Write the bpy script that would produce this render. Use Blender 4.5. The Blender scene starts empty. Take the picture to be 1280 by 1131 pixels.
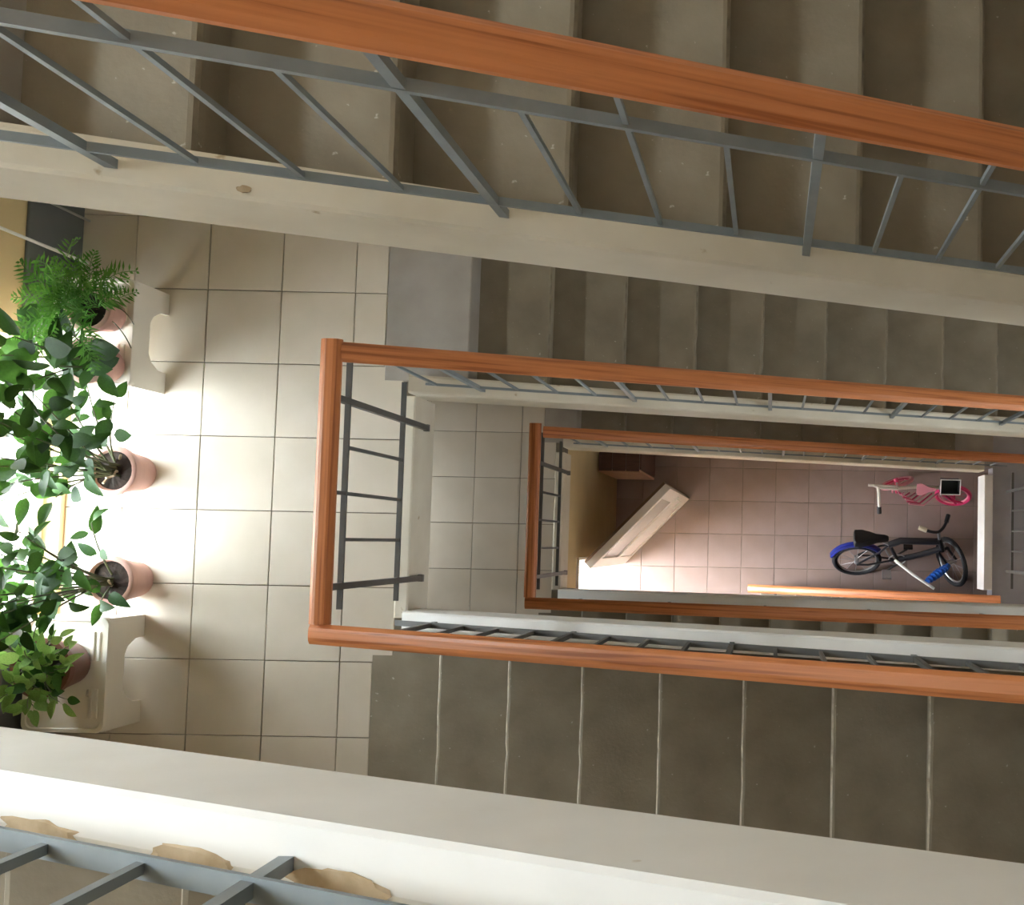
import bpy, math, random
from mathutils import Vector, Matrix
random.seed(7)
C = bpy.context.scene.collection
SC = bpy.context.scene
R = math.radians

# ------------------------------------------------------------------ camera, world, lights, exposure
cd = bpy.data.cameras.new('camera')
cam = bpy.data.objects.new('camera', cd); C.objects.link(cam)
cam.location = (0, 0, 4.7437)
cam.rotation_euler = (0.06028, -0.01664, 0.01987)
cd.sensor_fit = 'HORIZONTAL'; cd.sensor_width = 36
cd.lens = 1454.5 * 36 / 1280
cd.shift_x = (640 - 987.3) / 1280
cd.shift_y = (591.3 - 565.5) / 1280
cd.clip_start = 0.02
SC.camera = cam

w = bpy.data.worlds.new('overcast_sky'); SC.world = w; w.use_nodes = True
bg = w.node_tree.nodes['Background']
bg.inputs['Color'].default_value = (0.91, 0.94, 1.0, 1)
bg.inputs['Strength'].default_value = 30.0

sn = bpy.data.lights.new('sun', 'SUN'); sn.energy = 16.0; sn.angle = R(1.0); sn.color = (1, .96, .90)
so_ = bpy.data.objects.new('sun', sn); C.objects.link(so_)
so_.rotation_euler = Vector((-.10, -.80, -.75)).to_track_quat('-Z', 'Y').to_euler()   # along the facade, grazing the yard

def portal(y0, y1, z0, z1, x=-3.02, flip=False):
    l = bpy.data.lights.new('window_daylight', 'AREA'); l.shape = 'RECTANGLE'
    l.size = z1 - z0; l.size_y = y1 - y0; l.cycles.is_portal = True
    o = bpy.data.objects.new('window_daylight', l); C.objects.link(o)
    o.location = (x, (y0 + y1) / 2, (z0 + z1) / 2); o.rotation_euler = (0, R(90 if flip else -90), 0)

SC.view_settings.view_transform = 'Standard'
SC.view_settings.look = 'None'
SC.view_settings.gamma = 1.0
SC.view_settings.use_curve_mapping = False
SC.view_settings.exposure = 0.95
SC.cycles.max_bounces = 10
SC.cycles.diffuse_bounces = 7
SC.cycles.glossy_bounces = 3
SC.cycles.transparent_max_bounces = 12
SC.cycles.caustics_reflective = False
SC.cycles.caustics_refractive = False
SC.cycles.sample_clamp_indirect = 12
SC.cycles.use_denoising = True

# ------------------------------------------------------------------ helpers
class MB:
    """collects faces, builds one mesh"""
    def __init__(s): s.v = []; s.f = []; s.m = []; s.mi = 0
    def add(s, vs, fs):
        b = len(s.v); s.v += [tuple(p) for p in vs]
        for f in fs: s.f.append(tuple(b + i for i in f)); s.m.append(s.mi)
        return s
    def box(s, x0, y0, z0, x1, y1, z1):
        vs = [(x, y, z) for z in (z0, z1) for y in (y0, y1) for x in (x0, x1)]
        return s.add(vs, [(0, 2, 3, 1), (4, 5, 7, 6), (0, 1, 5, 4), (2, 6, 7, 3), (0, 4, 6, 2), (1, 3, 7, 5)])
    def bevbox(s, x0, y0, z0, x1, y1, z1, b=.004):
        # box with chamfered top edges
        vs = [(x0, y0, z0), (x1, y0, z0), (x1, y1, z0), (x0, y1, z0),
              (x0, y0, z1 - b), (x1, y0, z1 - b), (x1, y1, z1 - b), (x0, y1, z1 - b),
              (x0 + b, y0 + b, z1), (x1 - b, y0 + b, z1), (x1 - b, y1 - b, z1), (x0 + b, y1 - b, z1)]
        fs = [(3, 2, 1, 0), (8, 9, 10, 11)]
        for i in range(4):
            j = (i + 1) % 4
            fs += [(i, j, 4 + j, 4 + i), (4 + i, 4 + j, 8 + j, 8 + i)]
        return s.add(vs, fs)
    def prism(s, poly, y0, y1):
        """poly in (x, z), extruded along y"""
        n = len(poly)
        vs = [(x, y0, z) for x, z in poly] + [(x, y1, z) for x, z in poly]
        fs = [tuple(range(n)), tuple(range(2 * n - 1, n - 1, -1))]
        for i in range(n):
            j = (i + 1) % n; fs.append((i, i + n, j + n, j))
        return s.add(vs, fs)
    def sweep(s, p0, p1, prof):
        """profile (lateral, up) swept from p0 to p1, ends cut vertical"""
        p0 = Vector(p0); p1 = Vector(p1); d = (p1 - p0); lat = Vector((-d.y, d.x, 0)).normalized()
        n = len(prof)
        vs = [p + lat * a + Vector((0, 0, b)) for p in (p0, p1) for a, b in prof]
        fs = [tuple(range(n)), tuple(range(2 * n - 1, n - 1, -1))]
        for i in range(n):
            j = (i + 1) % n; fs.append((i, i + n, j + n, j))
        return s.add(vs, fs)
    def tube(s, pts, r, n=8, r1=None, closed=False):
        pts = [Vector(p) for p in pts]; m = len(pts); rings = []
        up = None
        for i, p in enumerate(pts):
            if closed: t = pts[(i + 1) % m] - pts[i - 1]
            else: t = pts[min(i + 1, m - 1)] - pts[max(i - 1, 0)]
            t.normalize()
            if up is None:
                up = Vector((0, 0, 1)) if abs(t.z) < .9 else Vector((1, 0, 0))
            a = t.cross(up).normalized(); b = a.cross(t).normalized(); up = b
            rr = r if r1 is None else r + (r1 - r) * i / (m - 1)
            rings.append([p + (a * math.cos(k * 2 * math.pi / n) + b * math.sin(k * 2 * math.pi / n)) * rr for k in range(n)])
        vs = [v for q in rings for v in q]; fs = []
        for i in range(m if closed else m - 1):
            j = (i + 1) % m
            for k in range(n):
                l = (k + 1) % n; fs.append((i * n + k, i * n + l, j * n + l, j * n + k))
        if not closed:
            fs += [tuple(range(n - 1, -1, -1)), tuple((m - 1) * n + k for k in range(n))]
        return s.add(vs, fs)
    def lathe(s, prof, n=24, c=(0, 0, 0)):
        """profile (r, z) closed loop or open; revolved about z"""
        m = len(prof)
        vs = [(c[0] + r * math.cos(2 * math.pi * k / n), c[1] + r * math.sin(2 * math.pi * k / n), c[2] + z) for r, z in prof for k in range(n)]
        fs = []
        for i in range(m - 1):
            for k in range(n):
                l = (k + 1) % n; fs.append((i * n + k, i * n + l, (i + 1) * n + l, (i + 1) * n + k))
        return s.add(vs, fs)
    def build(s, name, mats, parent=None, loc=None, smooth=False):
        me = bpy.data.meshes.new(name); me.from_pydata(s.v, [], s.f)
        for m in (mats if isinstance(mats, (list, tuple)) else [mats]): me.materials.append(m)
        if any(s.m): me.polygons.foreach_set('material_index', s.m)
        me.validate()
        import bmesh
        bm = bmesh.new(); bm.from_mesh(me); bmesh.ops.recalc_face_normals(bm, faces=bm.faces); bm.to_mesh(me); bm.free()
        if smooth:
            me.polygons.foreach_set('use_smooth', [True] * len(me.polygons))
            try: me.set_sharp_from_angle(angle=R(40))
            except Exception: pass
        me.update()
        return link(name, me, parent, loc)

def link(name, me, parent=None, loc=None):
    o = bpy.data.objects.new(name, me); C.objects.link(o)
    if parent is not None: o.parent = parent
    if loc is not None: o.location = loc
    return o
def thing(name, label, cat, loc=(0, 0, 0), rot=(0, 0, 0), group=None):
    o = bpy.data.objects.new(name, None); C.objects.link(o); o.location = loc; o.rotation_euler = rot
    o.empty_display_size = .1
    return tag(o, label, cat, group)
def tag(o, label, cat, group=None):
    o['label'] = label; o['category'] = cat
    if group: o['group'] = group
    return o
def struct(o, label=None, cat=None):
    o['kind'] = 'structure'
    if label: o['label'] = label
    if cat: o['category'] = cat
    return o

def mat(name, col, rough=.6, var=0.0, scale=8, metal=0.0, col2=None, bump=0.0, bscale=60, spec=.5, stretch=None, detail=5, spots=None):
    m = bpy.data.materials.new(name); m.use_nodes = True; nt = m.node_tree; N = nt.nodes; L = nt.links
    b = N['Principled BSDF']; b.inputs['Roughness'].default_value = rough; b.inputs['Metallic'].default_value = metal
    b.inputs['Specular IOR Level'].default_value = spec
    tc = N.new('ShaderNodeTexCoord'); mp = N.new('ShaderNodeMapping'); L.new(tc.outputs['Object'], mp.inputs['Vector'])
    if stretch: mp.inputs['Scale'].default_value = stretch
    if var > 0 or col2:
        n = N.new('ShaderNodeTexNoise'); n.inputs['Scale'].default_value = scale; n.inputs['Detail'].default_value = detail
        L.new(mp.outputs['Vector'], n.inputs['Vector'])
        r = N.new('ShaderNodeValToRGB'); L.new(n.outputs['Fac'], r.inputs['Fac'])
        c2 = col2 or tuple(c * (1 - var) for c in col); c1 = col if col2 else tuple(min(1, c * (1 + var)) for c in col)
        r.color_ramp.elements[0].position = .32; r.color_ramp.elements[1].position = .68
        r.color_ramp.elements[0].color = (*c2, 1); r.color_ramp.elements[1].color = (*c1, 1)
        out = r.outputs['Color']
        if spots:
            sc_, col3, lo, hi = spots
            n2 = N.new('ShaderNodeTexNoise'); n2.inputs['Scale'].default_value = sc_; n2.inputs['Detail'].default_value = 4
            L.new(tc.outputs['Object'], n2.inputs['Vector'])
            r2 = N.new('ShaderNodeValToRGB'); L.new(n2.outputs['Fac'], r2.inputs['Fac'])
            r2.color_ramp.elements[0].position = lo; r2.color_ramp.elements[1].position = hi
            mx = N.new('ShaderNodeMix'); mx.data_type = 'RGBA'
            L.new(r2.outputs['Color'], mx.inputs[0]); L.new(out, mx.inputs[6]); mx.inputs[7].default_value = (*col3, 1)
            out = mx.outputs[2]
        L.new(out, b.inputs['Base Color'])
    else: b.inputs['Base Color'].default_value = (*col, 1)
    if bump > 0:
        n = N.new('ShaderNodeTexNoise'); n.inputs['Scale'].default_value = bscale; n.inputs['Detail'].default_value = 4
        L.new(mp.outputs['Vector'], n.inputs['Vector'])
        bp = N.new('ShaderNodeBump'); bp.inputs['Strength'].default_value = bump; bp.inputs['Distance'].default_value = .004
        L.new(n.outputs['Fac'], bp.inputs['Height']); L.new(bp.outputs['Normal'], b.inputs['Normal'])
    return m

def leafmat(name, col, col2, trans=.45):
    m = bpy.data.materials.new(name); m.use_nodes = True; nt = m.node_tree; N = nt.nodes; L = nt.links
    out = N['Material Output']; b = N['Principled BSDF']; b.inputs['Roughness'].default_value = .6; b.inputs['Specular IOR Level'].default_value = .15
    tc = N.new('ShaderNodeTexCoord'); n = N.new('ShaderNodeTexNoise'); n.inputs['Scale'].default_value = 14
    L.new(tc.outputs['Object'], n.inputs['Vector'])
    oi = N.new('ShaderNodeObjectInfo'); ad = N.new('ShaderNodeMath'); ad.operation = 'MULTIPLY_ADD'
    L.new(oi.outputs['Random'], ad.inputs[0]); ad.inputs[1].default_value = .8; 
    sb = N.new('ShaderNodeMath'); sb.operation = 'SUBTRACT'; L.new(n.outputs['Fac'], sb.inputs[0]); sb.inputs[1].default_value = .4
    L.new(sb.outputs[0], ad.inputs[2])
    mx = N.new('ShaderNodeMix'); mx.data_type = 'RGBA'; L.new(ad.outputs[0], mx.inputs[0]); mx.clamp_factor = True
    mx.inputs[6].default_value = (*col, 1); mx.inputs[7].default_value = (*col2, 1)
    L.new(mx.outputs[2], b.inputs['Base Color'])
    t = N.new('ShaderNodeBsdfTranslucent'); 
    br = N.new('ShaderNodeMix'); br.data_type = 'RGBA'; br.inputs[0].default_value = .15; L.new(mx.outputs[2], br.inputs[6]); br.inputs[7].default_value = (.35, .75, .10, 1)
    L.new(br.outputs[2], t.inputs['Color'])
    ms = N.new('ShaderNodeMixShader'); ms.inputs[0].default_value = trans
    L.new(b.outputs[0], ms.inputs[1]); L.new(t.outputs[0], ms.inputs[2]); L.new(ms.outputs[0], out.inputs['Surface'])
    return m

def woodmat(name, axis):
    m = bpy.data.materials.new(name); m.use_nodes = True; nt = m.node_tree; N = nt.nodes; L = nt.links
    b = N['Principled BSDF']; b.inputs['Roughness'].default_value = .42
    tc = N.new('ShaderNodeTexCoord'); mp = N.new('ShaderNodeMapping'); L.new(tc.outputs['Object'], mp.inputs['Vector'])
    s = [75, 75, 75]; s[axis] = .9; s[2] = 3.0; mp.inputs['Scale'].default_value = s
    if axis == 0: mp.inputs['Rotation'].default_value = (0, 0, 0)
    n = N.new('ShaderNodeTexNoise'); n.inputs['Scale'].default_value = 1.0; n.inputs['Detail'].default_value = 3; n.inputs['Distortion'].default_value = .25
    L.new(mp.outputs['Vector'], n.inputs['Vector'])
    r = N.new('ShaderNodeValToRGB'); L.new(n.outputs['Fac'], r.inputs['Fac'])
    e = r.color_ramp.elements; e[0].position = .36; e[0].color = (.38, .115, .036, 1); e[1].position = .60; e[1].color = (.64, .235, .085, 1)
    k = r.color_ramp.elements.new(.43); k.color = (.55, .19, .064, 1)
    L.new(r.outputs['Color'], b.inputs['Base Color'])
    return m

M = {}
M['concrete'] = mat('worn_grey_concrete', (.300, .262, .198), .62, col2=(.205, .174, .125), scale=5, bump=.25, bscale=70, detail=8, spots=(45, (.50, .47, .40), .69, .74))
M['edge'] = mat('lit_worn_step_edge', (.55, .50, .40), .7, col2=(.30, .26, .20), scale=30, bump=.3)  # worn nosing strip; the lit nosing line is put into its pale colour
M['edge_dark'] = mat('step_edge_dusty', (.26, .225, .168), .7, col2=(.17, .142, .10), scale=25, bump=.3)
M['edgeband'] = mat('grey_landing_band', (.39, .365, .335), .5, col2=(.32, .295, .265), scale=6, bump=.1)
M['bluegrey'] = mat('skylit_blue_grey_floor', (.37, .375, .42), .4, col2=(.31, .315, .355), scale=5, bump=.1)  # blue skylight on the half landings put into the floor colour
M['tile'] = mat('beige_glazed_tile', (.680, .620, .535), .32, col2=(.610, .550, .460), scale=3.5, bump=.04, bscale=20)
M['tile_ground'] = mat('pinkish_floor_tile', (.345, .262, .235), .34, col2=(.285, .212, .185), scale=3, bump=.05, bscale=20)
M['grout'] = mat('dark_tile_grout', (.22, .19, .145), .9, var=.2, scale=20)
M['curb'] = mat('cream_painted_plaster', (.74, .70, .60), .55, col2=(.63, .585, .485), scale=4, bump=.2, bscale=25, spots=(18, (.46, .37, .24), .70, .76))
M['curbwhite'] = mat('white_painted_plaster', (.80, .80, .785), .5, col2=(.72, .715, .69), scale=4, bump=.15, bscale=25, spots=(14, (.50, .42, .30), .71, .77))
M['bare'] = mat('bare_tan_plaster', (.56, .45, .31), .9, col2=(.40, .30, .18), scale=22, bump=.6)
M['wall'] = mat('yellow_wall_paint', (.64, .51, .28), .75, var=.06, scale=3, bump=.1, bscale=40)
M['wallcream'] = mat('cream_wall_paint', (.76, .67, .55), .75, var=.05, scale=3, bump=.1, bscale=40)
M['ceil'] = mat('white_ceiling_paint', (.78, .76, .70), .8, var=.03, scale=3)
M['dado'] = mat('dark_grey_oil_paint', (.115, .125, .125), .4, var=.1, scale=4)
M['wood_x'] = woodmat('orange_varnished_wood_along', 0)
M['wood_y'] = woodmat('orange_varnished_wood_across', 1)
M['metal'] = mat('grey_blue_painted_steel', (.205, .24, .26), .42, var=.12, scale=14)
M['metal_dark'] = mat('dark_grey_and_shaded_steel', (.105, .105, .10), .45, var=.12, scale=14)  # dark grey steel; also paints the shadowing on one rising flight's bars
M['plastic'] = mat('white_moulded_plastic', (.78, .74, .66), .38, var=.03, scale=4)
M['pink_pot'] = mat('pinkish_terracotta', (.50, .29, .24), .7, var=.12, scale=7, bump=.1)
M['red_pot'] = mat('brown_red_plastic_pot', (.17, .062, .042), .4, var=.1, scale=7)
M['soil'] = mat('dark_potting_soil', (.035, .022, .015), .95, col2=(.012, .008, .006), scale=30, bump=1.0, bscale=50)
M['stem'] = mat('green_brown_stem', (.075, .085, .03), .6, var=.3, scale=20)
M['twig'] = mat('pale_dry_twig', (.40, .31, .20), .7, var=.3, scale=20)
M['leaf_dark'] = leafmat('dark_green_leaf', (.010, .036, .010), (.030, .085, .018), .15)
M['leaf_mid'] = leafmat('mid_green_leaf', (.018, .062, .014), (.050, .140, .025), .22)
M['leaf_light'] = leafmat('light_green_leaf', (.12, .26, .05), (.32, .46, .14), .32)
M['leaf_fern'] = leafmat('bright_fern_green', (.05, .19, .028), (.18, .38, .08), .40)
M['white_upvc'] = mat('white_door_frame', (.80, .76, .72), .35, var=.02, scale=3)
M['white_paint'] = mat('white_window_paint', (.80, .80, .78), .4, var=.02, scale=3)
M['door_dark'] = mat('brown_door_edge', (.22, .15, .10), .5, var=.1, scale=3)
M['box_brown'] = mat('reddish_brown_wood_panel', (.130, .062, .042), .5, col2=(.085, .040, .028), scale=4, stretch=(2, 12, 2))
M['box_edge'] = mat('lit_peach_wood_front', (.62, .36, .22), .5, var=.08, scale=5)  # light falling on the cabinet front is put into this paler colour
M['rubber'] = mat('black_rubber', (.014, .014, .016), .75, var=.2, scale=20)
M['black'] = mat('black_plastic', (.012, .012, .013), .5)
M['blackpaint'] = mat('black_bike_paint', (.014, .014, .017), .4)
M['steel'] = mat('bright_steel', (.45, .45, .46), .35, metal=.8)
M['blue'] = mat('blue_bike_plastic', (.02, .12, .50), .4)
M['navy'] = mat('dark_blue_mudguard', (.015, .025, .20), .35)
M['white_rod'] = mat('white_enamel_tube', (.80, .80, .76), .35)
M['ivory'] = mat('ivory_plastic', (.62, .55, .40), .5)
M['pink'] = mat('hot_pink_plastic', (.60, .03, .13), .4)
M['pale_pink'] = mat('pale_pink_plastic', (.75, .30, .38), .45)
M['porch'] = mat('white_porch_paving', (.82, .81, .79), .6, var=.03, scale=2)
M['street'] = mat('pale_concrete_yard', (.55, .53, .50), .9, var=.1, scale=1)
def glassmat():
    m = bpy.data.materials.new('window_glass'); m.use_nodes = True; nt = m.node_tree; N = nt.nodes; L = nt.links
    for x in list(N):
        if x.type != 'OUTPUT_MATERIAL': N.remove(x)
    t = N.new('ShaderNodeBsdfTransparent'); t.inputs[0].default_value = (.93, .96, .95, 1)
    g = N.new('ShaderNodeBsdfGlossy'); g.inputs['Roughness'].default_value = .03
    lw = N.new('ShaderNodeLayerWeight'); lw.inputs['Blend'].default_value = .5
    pw = N.new('ShaderNodeMath'); pw.operation = 'POWER'; L.new(lw.outputs['Facing'], pw.inputs[0]); pw.inputs[1].default_value = 5
    f = N.new('ShaderNodeMath'); f.operation = 'MULTIPLY_ADD'; L.new(pw.outputs[0], f.inputs[0]); f.inputs[1].default_value = .8; f.inputs[2].default_value = .04
    ms = N.new('ShaderNodeMixShader'); L.new(f.outputs[0], ms.inputs[0]); L.new(t.outputs[0], ms.inputs[1]); L.new(g.outputs[0], ms.inputs[2])
    L.new(ms.outputs[0], N['Material Output'].inputs['Surface'])
    return m
M['glass'] = glassmat()
M['pane_grey'] = mat('frosted_grey_door_glass', (.56, .53, .49), .25, var=.05, scale=3)

# ------------------------------------------------------------------ setting constants
XL, XR = -2.85, 2.95           # window wall, far wall
YN, YS = 1.77, -1.53           # side walls
WN, WS = .57, -.33             # edges of the open well
XW = -1.40                      # wall with the hall doorway
H = 2.9; RS = .145; TD = .30; SL = RS / TD
ZG = -5.8; ZTOP = 7.3
T = .15

# ------------------------------------------------------------------ walls with window openings
openings = [(-.36, .72, .03, .66), (-.36, .72, 1.80, 2.15), (-.25, .45, -H + .06, -H + .34), (-.36, .72, H + .03, H + .50), (-.40, .80, H + 1.55, H + 2.20)]  # upper strip at the plant landing is unseen, added to light the treads
openings.sort(key=lambda o: o[2])
mb = MB()
y_lo = min(o[0] for o in openings); y_hi = max(o[1] for o in openings)
ZP = -H - .22                     # below this the entrance porch is open to the yard
mb.box(XL - T, YS - T, ZP, XL, y_lo, ZTOP); mb.box(XL - T, y_hi, ZP, XL, YN + T, ZTOP)
zc = ZP
mb.box(XL - T, YS - T, ZG - .1, XL, -1.25, ZP); mb.box(XL - T, .15, ZG - .1, XL, YN + T, ZP)
for (a, b, z0, z1) in openings:
    if z0 > zc: mb.box(XL - T, y_lo, zc, XL, y_hi, z0)
    if a > y_lo: mb.box(XL - T, y_lo, z0, XL, a, z1)
    if b < y_hi: mb.box(XL - T, b, z0, XL, y_hi, z1)
    zc = z1
mb.box(XL - T, y_lo, zc, XL, y_hi, ZTOP)
struct(mb.build('wall_left', M['wall']), 'yellow painted stairwell wall with tall windows behind the plants', 'wall')
added_right_open = [(-1.20, -.30, -.5 * H + 1.50, -.5 * H + 2.0)]  # unseen half-landing window, added for fill light on the lower steps
mb = MB(); mb.box(XR, YS - T, ZG - .1, XR + T, -1.20, ZTOP); mb.box(XR, -.30, ZG - .1, XR + T, YN + T, ZTOP)
zc = ZG - .1
for (a, b, z0, z1) in sorted(added_right_open, key=lambda o: o[2]):
    mb.box(XR, a, zc, XR + T, b, z0); zc = z1
mb.box(XR, -1.20, zc, XR + T, -.30, ZTOP)
struct(mb.build('wall_right', M['wallcream']))
struct(MB().box(XL, YN, ZG - .1, XR, YN + T, ZTOP).build('wall_back', M['wallcream']))
struct(MB().box(XL, YS - T, ZG - .1, XR, YS, ZTOP).build('wall_front', M['wallcream']))
struct(MB().box(XL - T, YS - T, ZTOP, XR + T, YN + T, ZTOP + T).build('ceiling', M['ceil']))
struct(MB().box(-40, -40, ZG - .3, XL - T, 40, ZG - .1).build('ground', M['street']), 'pale yard outside the stairwell windows', 'ground')
for o in openings: portal(*o)
portal(-1.0, -.15, ZG, ZG + 2.05, -1.54)
for o in added_right_open: portal(*o, XR + T + .02, True)

def window(n, y0, y1, z0, z1, lights=3, x=XL - .09):
    f = MB(); d = .045
    f.box(x - d / 2, y0, z0, x + d / 2, y1, z0 + .045); f.box(x - d / 2, y0, z1 - .045, x + d / 2, y1, z1)
    f.box(x - d / 2, y0, z0 + .045, x + d / 2, y0 + .045, z1 - .045); f.box(x - d / 2, y1 - .045, z0 + .045, x + d / 2, y1, z1 - .045)
    o = struct(f.build(f'window_{n}', M['white_paint']))
    st = (y1 - y0) / lights
    for k in range(1, lights):
        y = y1 - k * st
        MB().box(x - d / 2, y - .02, z0 + .045, x + d / 2, y + .02, z1 - .045).build('mullion', M['white_paint'], o)
    for k in range(lights):
        a = y1 - k * st; MB().box(x - .003, a - st + .03, z0 + .045, x + .003, a - .03, z1 - .045).build('pane', M['glass'], o)
    h = MB().box(x + d / 2, y1 - st - .012, z0 + .22, x + d / 2 + .035, y1 - st + .012, z0 + .25)
    h.box(x + d / 2 + .025, y1 - st - .010, z0 + .14, x + d / 2 + .04, y1 - st + .010, z0 + .25)
    h.build('window_handle', M['metal'], o)
    return o
for i, (a, b, z0, z1) in enumerate(openings):
    window(i + 1, a, b, z0, z1, 2 if b - a < 1.0 else 3)
for i, o in enumerate(added_right_open): window(i + 6, *o, 2, XR + .09)

# ------------------------------------------------------------------ landings, tiles
def tiled(floor, x0, x1, y0, y1, ox, oy, z, m, cell=.30, gap=.0036, th=.010, cut=None):
    """square tiles in a grid; cut(y) gives the right-hand limit of a row"""
    full = None; cache = {}
    i0 = math.floor((x0 - ox) / cell); i1 = math.ceil((x1 - ox) / cell)
    j0 = math.floor((y0 - oy) / cell); j1 = math.ceil((y1 - oy) / cell)
    for j in range(j0, j1):
        for i in range(i0, i1):
            a = max(ox + i * cell, x0); b = min(ox + (i + 1) * cell, x1)
            c = max(oy + j * cell, y0); d = min(oy + (j + 1) * cell, y1)
            if cut:
                b = min(b, cut((c + d) / 2))
            if b - a < .02 or d - c < .02: continue
            key = (round(b - a, 3), round(d - c, 3))
            if key not in cache:
                w_, h_ = key
                o = MB().bevbox(-w_ / 2 + gap / 2, -h_ / 2 + gap / 2, -th, w_ / 2 - gap / 2, h_ / 2 - gap / 2, 0, .0015).build('tile', m, floor)
                cache[key] = o.data
            else: o = link('tile', cache[key], floor)
            o.location = ((a + b) / 2, (c + d) / 2, z + random.uniform(-.0006, .0004))

def left_landing(z, xe, xn, xs, ox, oy, tiles=True, label=''):
    """landing on the window side: xe = its edge at the well, xn / xs = first nosing of the two flights"""
    f = MB().box(XL, YS, z - .20, xe - .012, YN, z - .010)
    f.box(xe - .012, WN + .07, z - .20, xn - .3, YN, z - .010).box(xe - .012, YS, z - .20, xs - .3, WS - .07, z - .010)
    fl = struct(f.build('floor', M['grout']), label, 'floor')
    xt = xe - .135
    if tiles:
        tiled(fl, XL, xe - .055, YS, YN, ox, oy, z, M['tile'], cut=lambda y: xe - .055 if WS - .25 < y < WN + .06 else xt)
    # plain concrete strips along the head and foot of the flights
    MB().bevbox(xt, WN + .06, z - .19, xn, YN, z + .001, .004).build('landing_strip', M['edgeband'], fl)
    MB().box(xt, YS, z - .19, xe - .055, WS - .15, z + .001).box(xe - .055, YS, z - .19, xs, WS - .07, z + .001).build('landing_strip', M['concrete'], fl)
    # raised edge and painted fascia on the well side
    MB().bevbox(xe - .055, WS, z - .26, xe, WN, z + .012, .006).build('landing_edge', M['curb'], fl)
    # dado along the window wall
    return fl

def right_landing(z, xe, label):
    f = MB().bevbox(xe + .02, WS, z - .26, xe + .09, WN, z + .012, .006)
    fl = struct(MB().box(xe + .09, YS, z - .20, XR, YN, z).build('floor', M['bluegrey']), label, 'floor')
    MB().box(1.42, WN + .06, z - .19, xe + .09, YN, z).build('landing_strip', M['edgeband'], fl)
    MB().box(1.43, YS, z - .19, xe + .09, WS - .06, z).build('landing_strip', M['edgeband'], fl)
    f.build('landing_edge', M['curbwhite'], fl)
    return fl

XE = {0: -1.455, 1: -1.455, 2: -1.365}
XNS = {0: -1.31, 1: -1.25, 2: -1.285}
XSS = {0: -1.29, 1: -1.285, 2: -1.20}
left_landing(H, XE[0], XNS[0], XSS[0], -2.62, .99, True, 'tiled landing level with the topmost flight of stairs')
left_landing(0, XE[1], XNS[1], XSS[1], -2.621, .9905, True, 'beige square tiled landing where the potted plants stand')
left_landing(-H, XE[2], XNS[2], XSS[2], -1.9475, .6945, True, 'beige tiled landing one storey below the plants')
for z, lb in ((-1.5 * H, 'grey half landing above the bicycles'), (-.5 * H, 'grey half landing below the plant storey'), (.5 * H, 'grey half landing at the foot of topmost flight'), (1.5 * H, 'grey half landing at the head of the nearest flight')):
    right_landing(z, 1.645, lb)

# ground floor with its own grid
struct(MB().box(XL - T, YS, ZG - .1, XW - .06, YN, ZG + .002).build('floor', M['porch']), 'pale sunlit porch floor outside the hall doorway', 'floor')
f = MB().box(XW - .06, YS, ZG - .1, XR, YN, ZG - .010)
fl = struct(f.build('floor', M['grout']), 'pinkish tiled entrance floor at the bottom of the stairwell', 'floor')
tiled(fl, XW - .06, 2.40, -1.0, 1.2, -.561, .3765, ZG, M['tile_ground'], gap=.004)

# dado strips on the window wall of each landing (dark oil paint)
for z in (H, 0, -H):
    segs = [(YS, -.36), (.72, YN)] if z >= 0 else [(YS, -.25), (.45, YN)]
    for a, b in segs:
        struct(MB().bevbox(XL, a, z, XL + .012, b, z + .345, .003).build('baseboard_left', M['dado']))
for z in (0,):
    struct(MB().box(XL + .012, YN - .012, z, -1.6, YN, z + .345).build('baseboard_back', M['dado']))
# heating riser pipes beside the window
for y, r in ((1.087, .0065), (1.262, .005)):
    p = MB().tube([(XL + .034, y, .0), (XL + .034, y, 2.72)], r, 10).build('riser_pipe', M['steel'] if r < .006 else M['white_paint'], smooth=True)
    tag(p, 'thin pale pipe running up the yellow wall beside the fern' if r > .006 else 'thinner pipe up the wall farther from the window', 'pipe')

# ------------------------------------------------------------------ flights of stairs
def step_mesh(mirror, width, edge, seed, rise=RS):
    rnd = random.Random(seed); ny = 30; y0, y1 = 0.0, width
    prof = [(-.015, 0), (.286, 0), (.294, -.003), (.300, -.012), (.300, -.036), (.286, -.044), (.286, -rise - .03), (-.015, -rise - .03)]
    mb = MB(); n = len(prof); vs = []; ph = rnd.uniform(0, 9)
    chips = [(rnd.uniform(0, width), rnd.uniform(.03, .05), rnd.uniform(.002, .006)) for _ in range(3)]
    for k in range(ny + 1):
        y = y0 + (y1 - y0) * k / ny
        j = rnd.uniform(-.0007, .0007)
        for c, ww, dd in chips:
            if abs(y - c) < ww: j -= dd * (1 - abs(y - c) / ww)
        for i, (x, z) in enumerate(prof):
            xx = x + (j if i in (1, 2, 3, 4) else 0)
            vs.append(((TD - xx) if mirror else xx, y, z))
    fs = []; ms = []
    for k in range(ny):
        for i in range(n):
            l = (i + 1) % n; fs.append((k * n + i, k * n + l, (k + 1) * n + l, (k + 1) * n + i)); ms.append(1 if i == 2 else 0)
    fs += [tuple(range(n)), tuple(ny * n + i for i in range(n - 1, -1, -1))]; ms += [0, 0]
    mb.v = vs; mb.f = fs; mb.m = ms
    return mb

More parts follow.
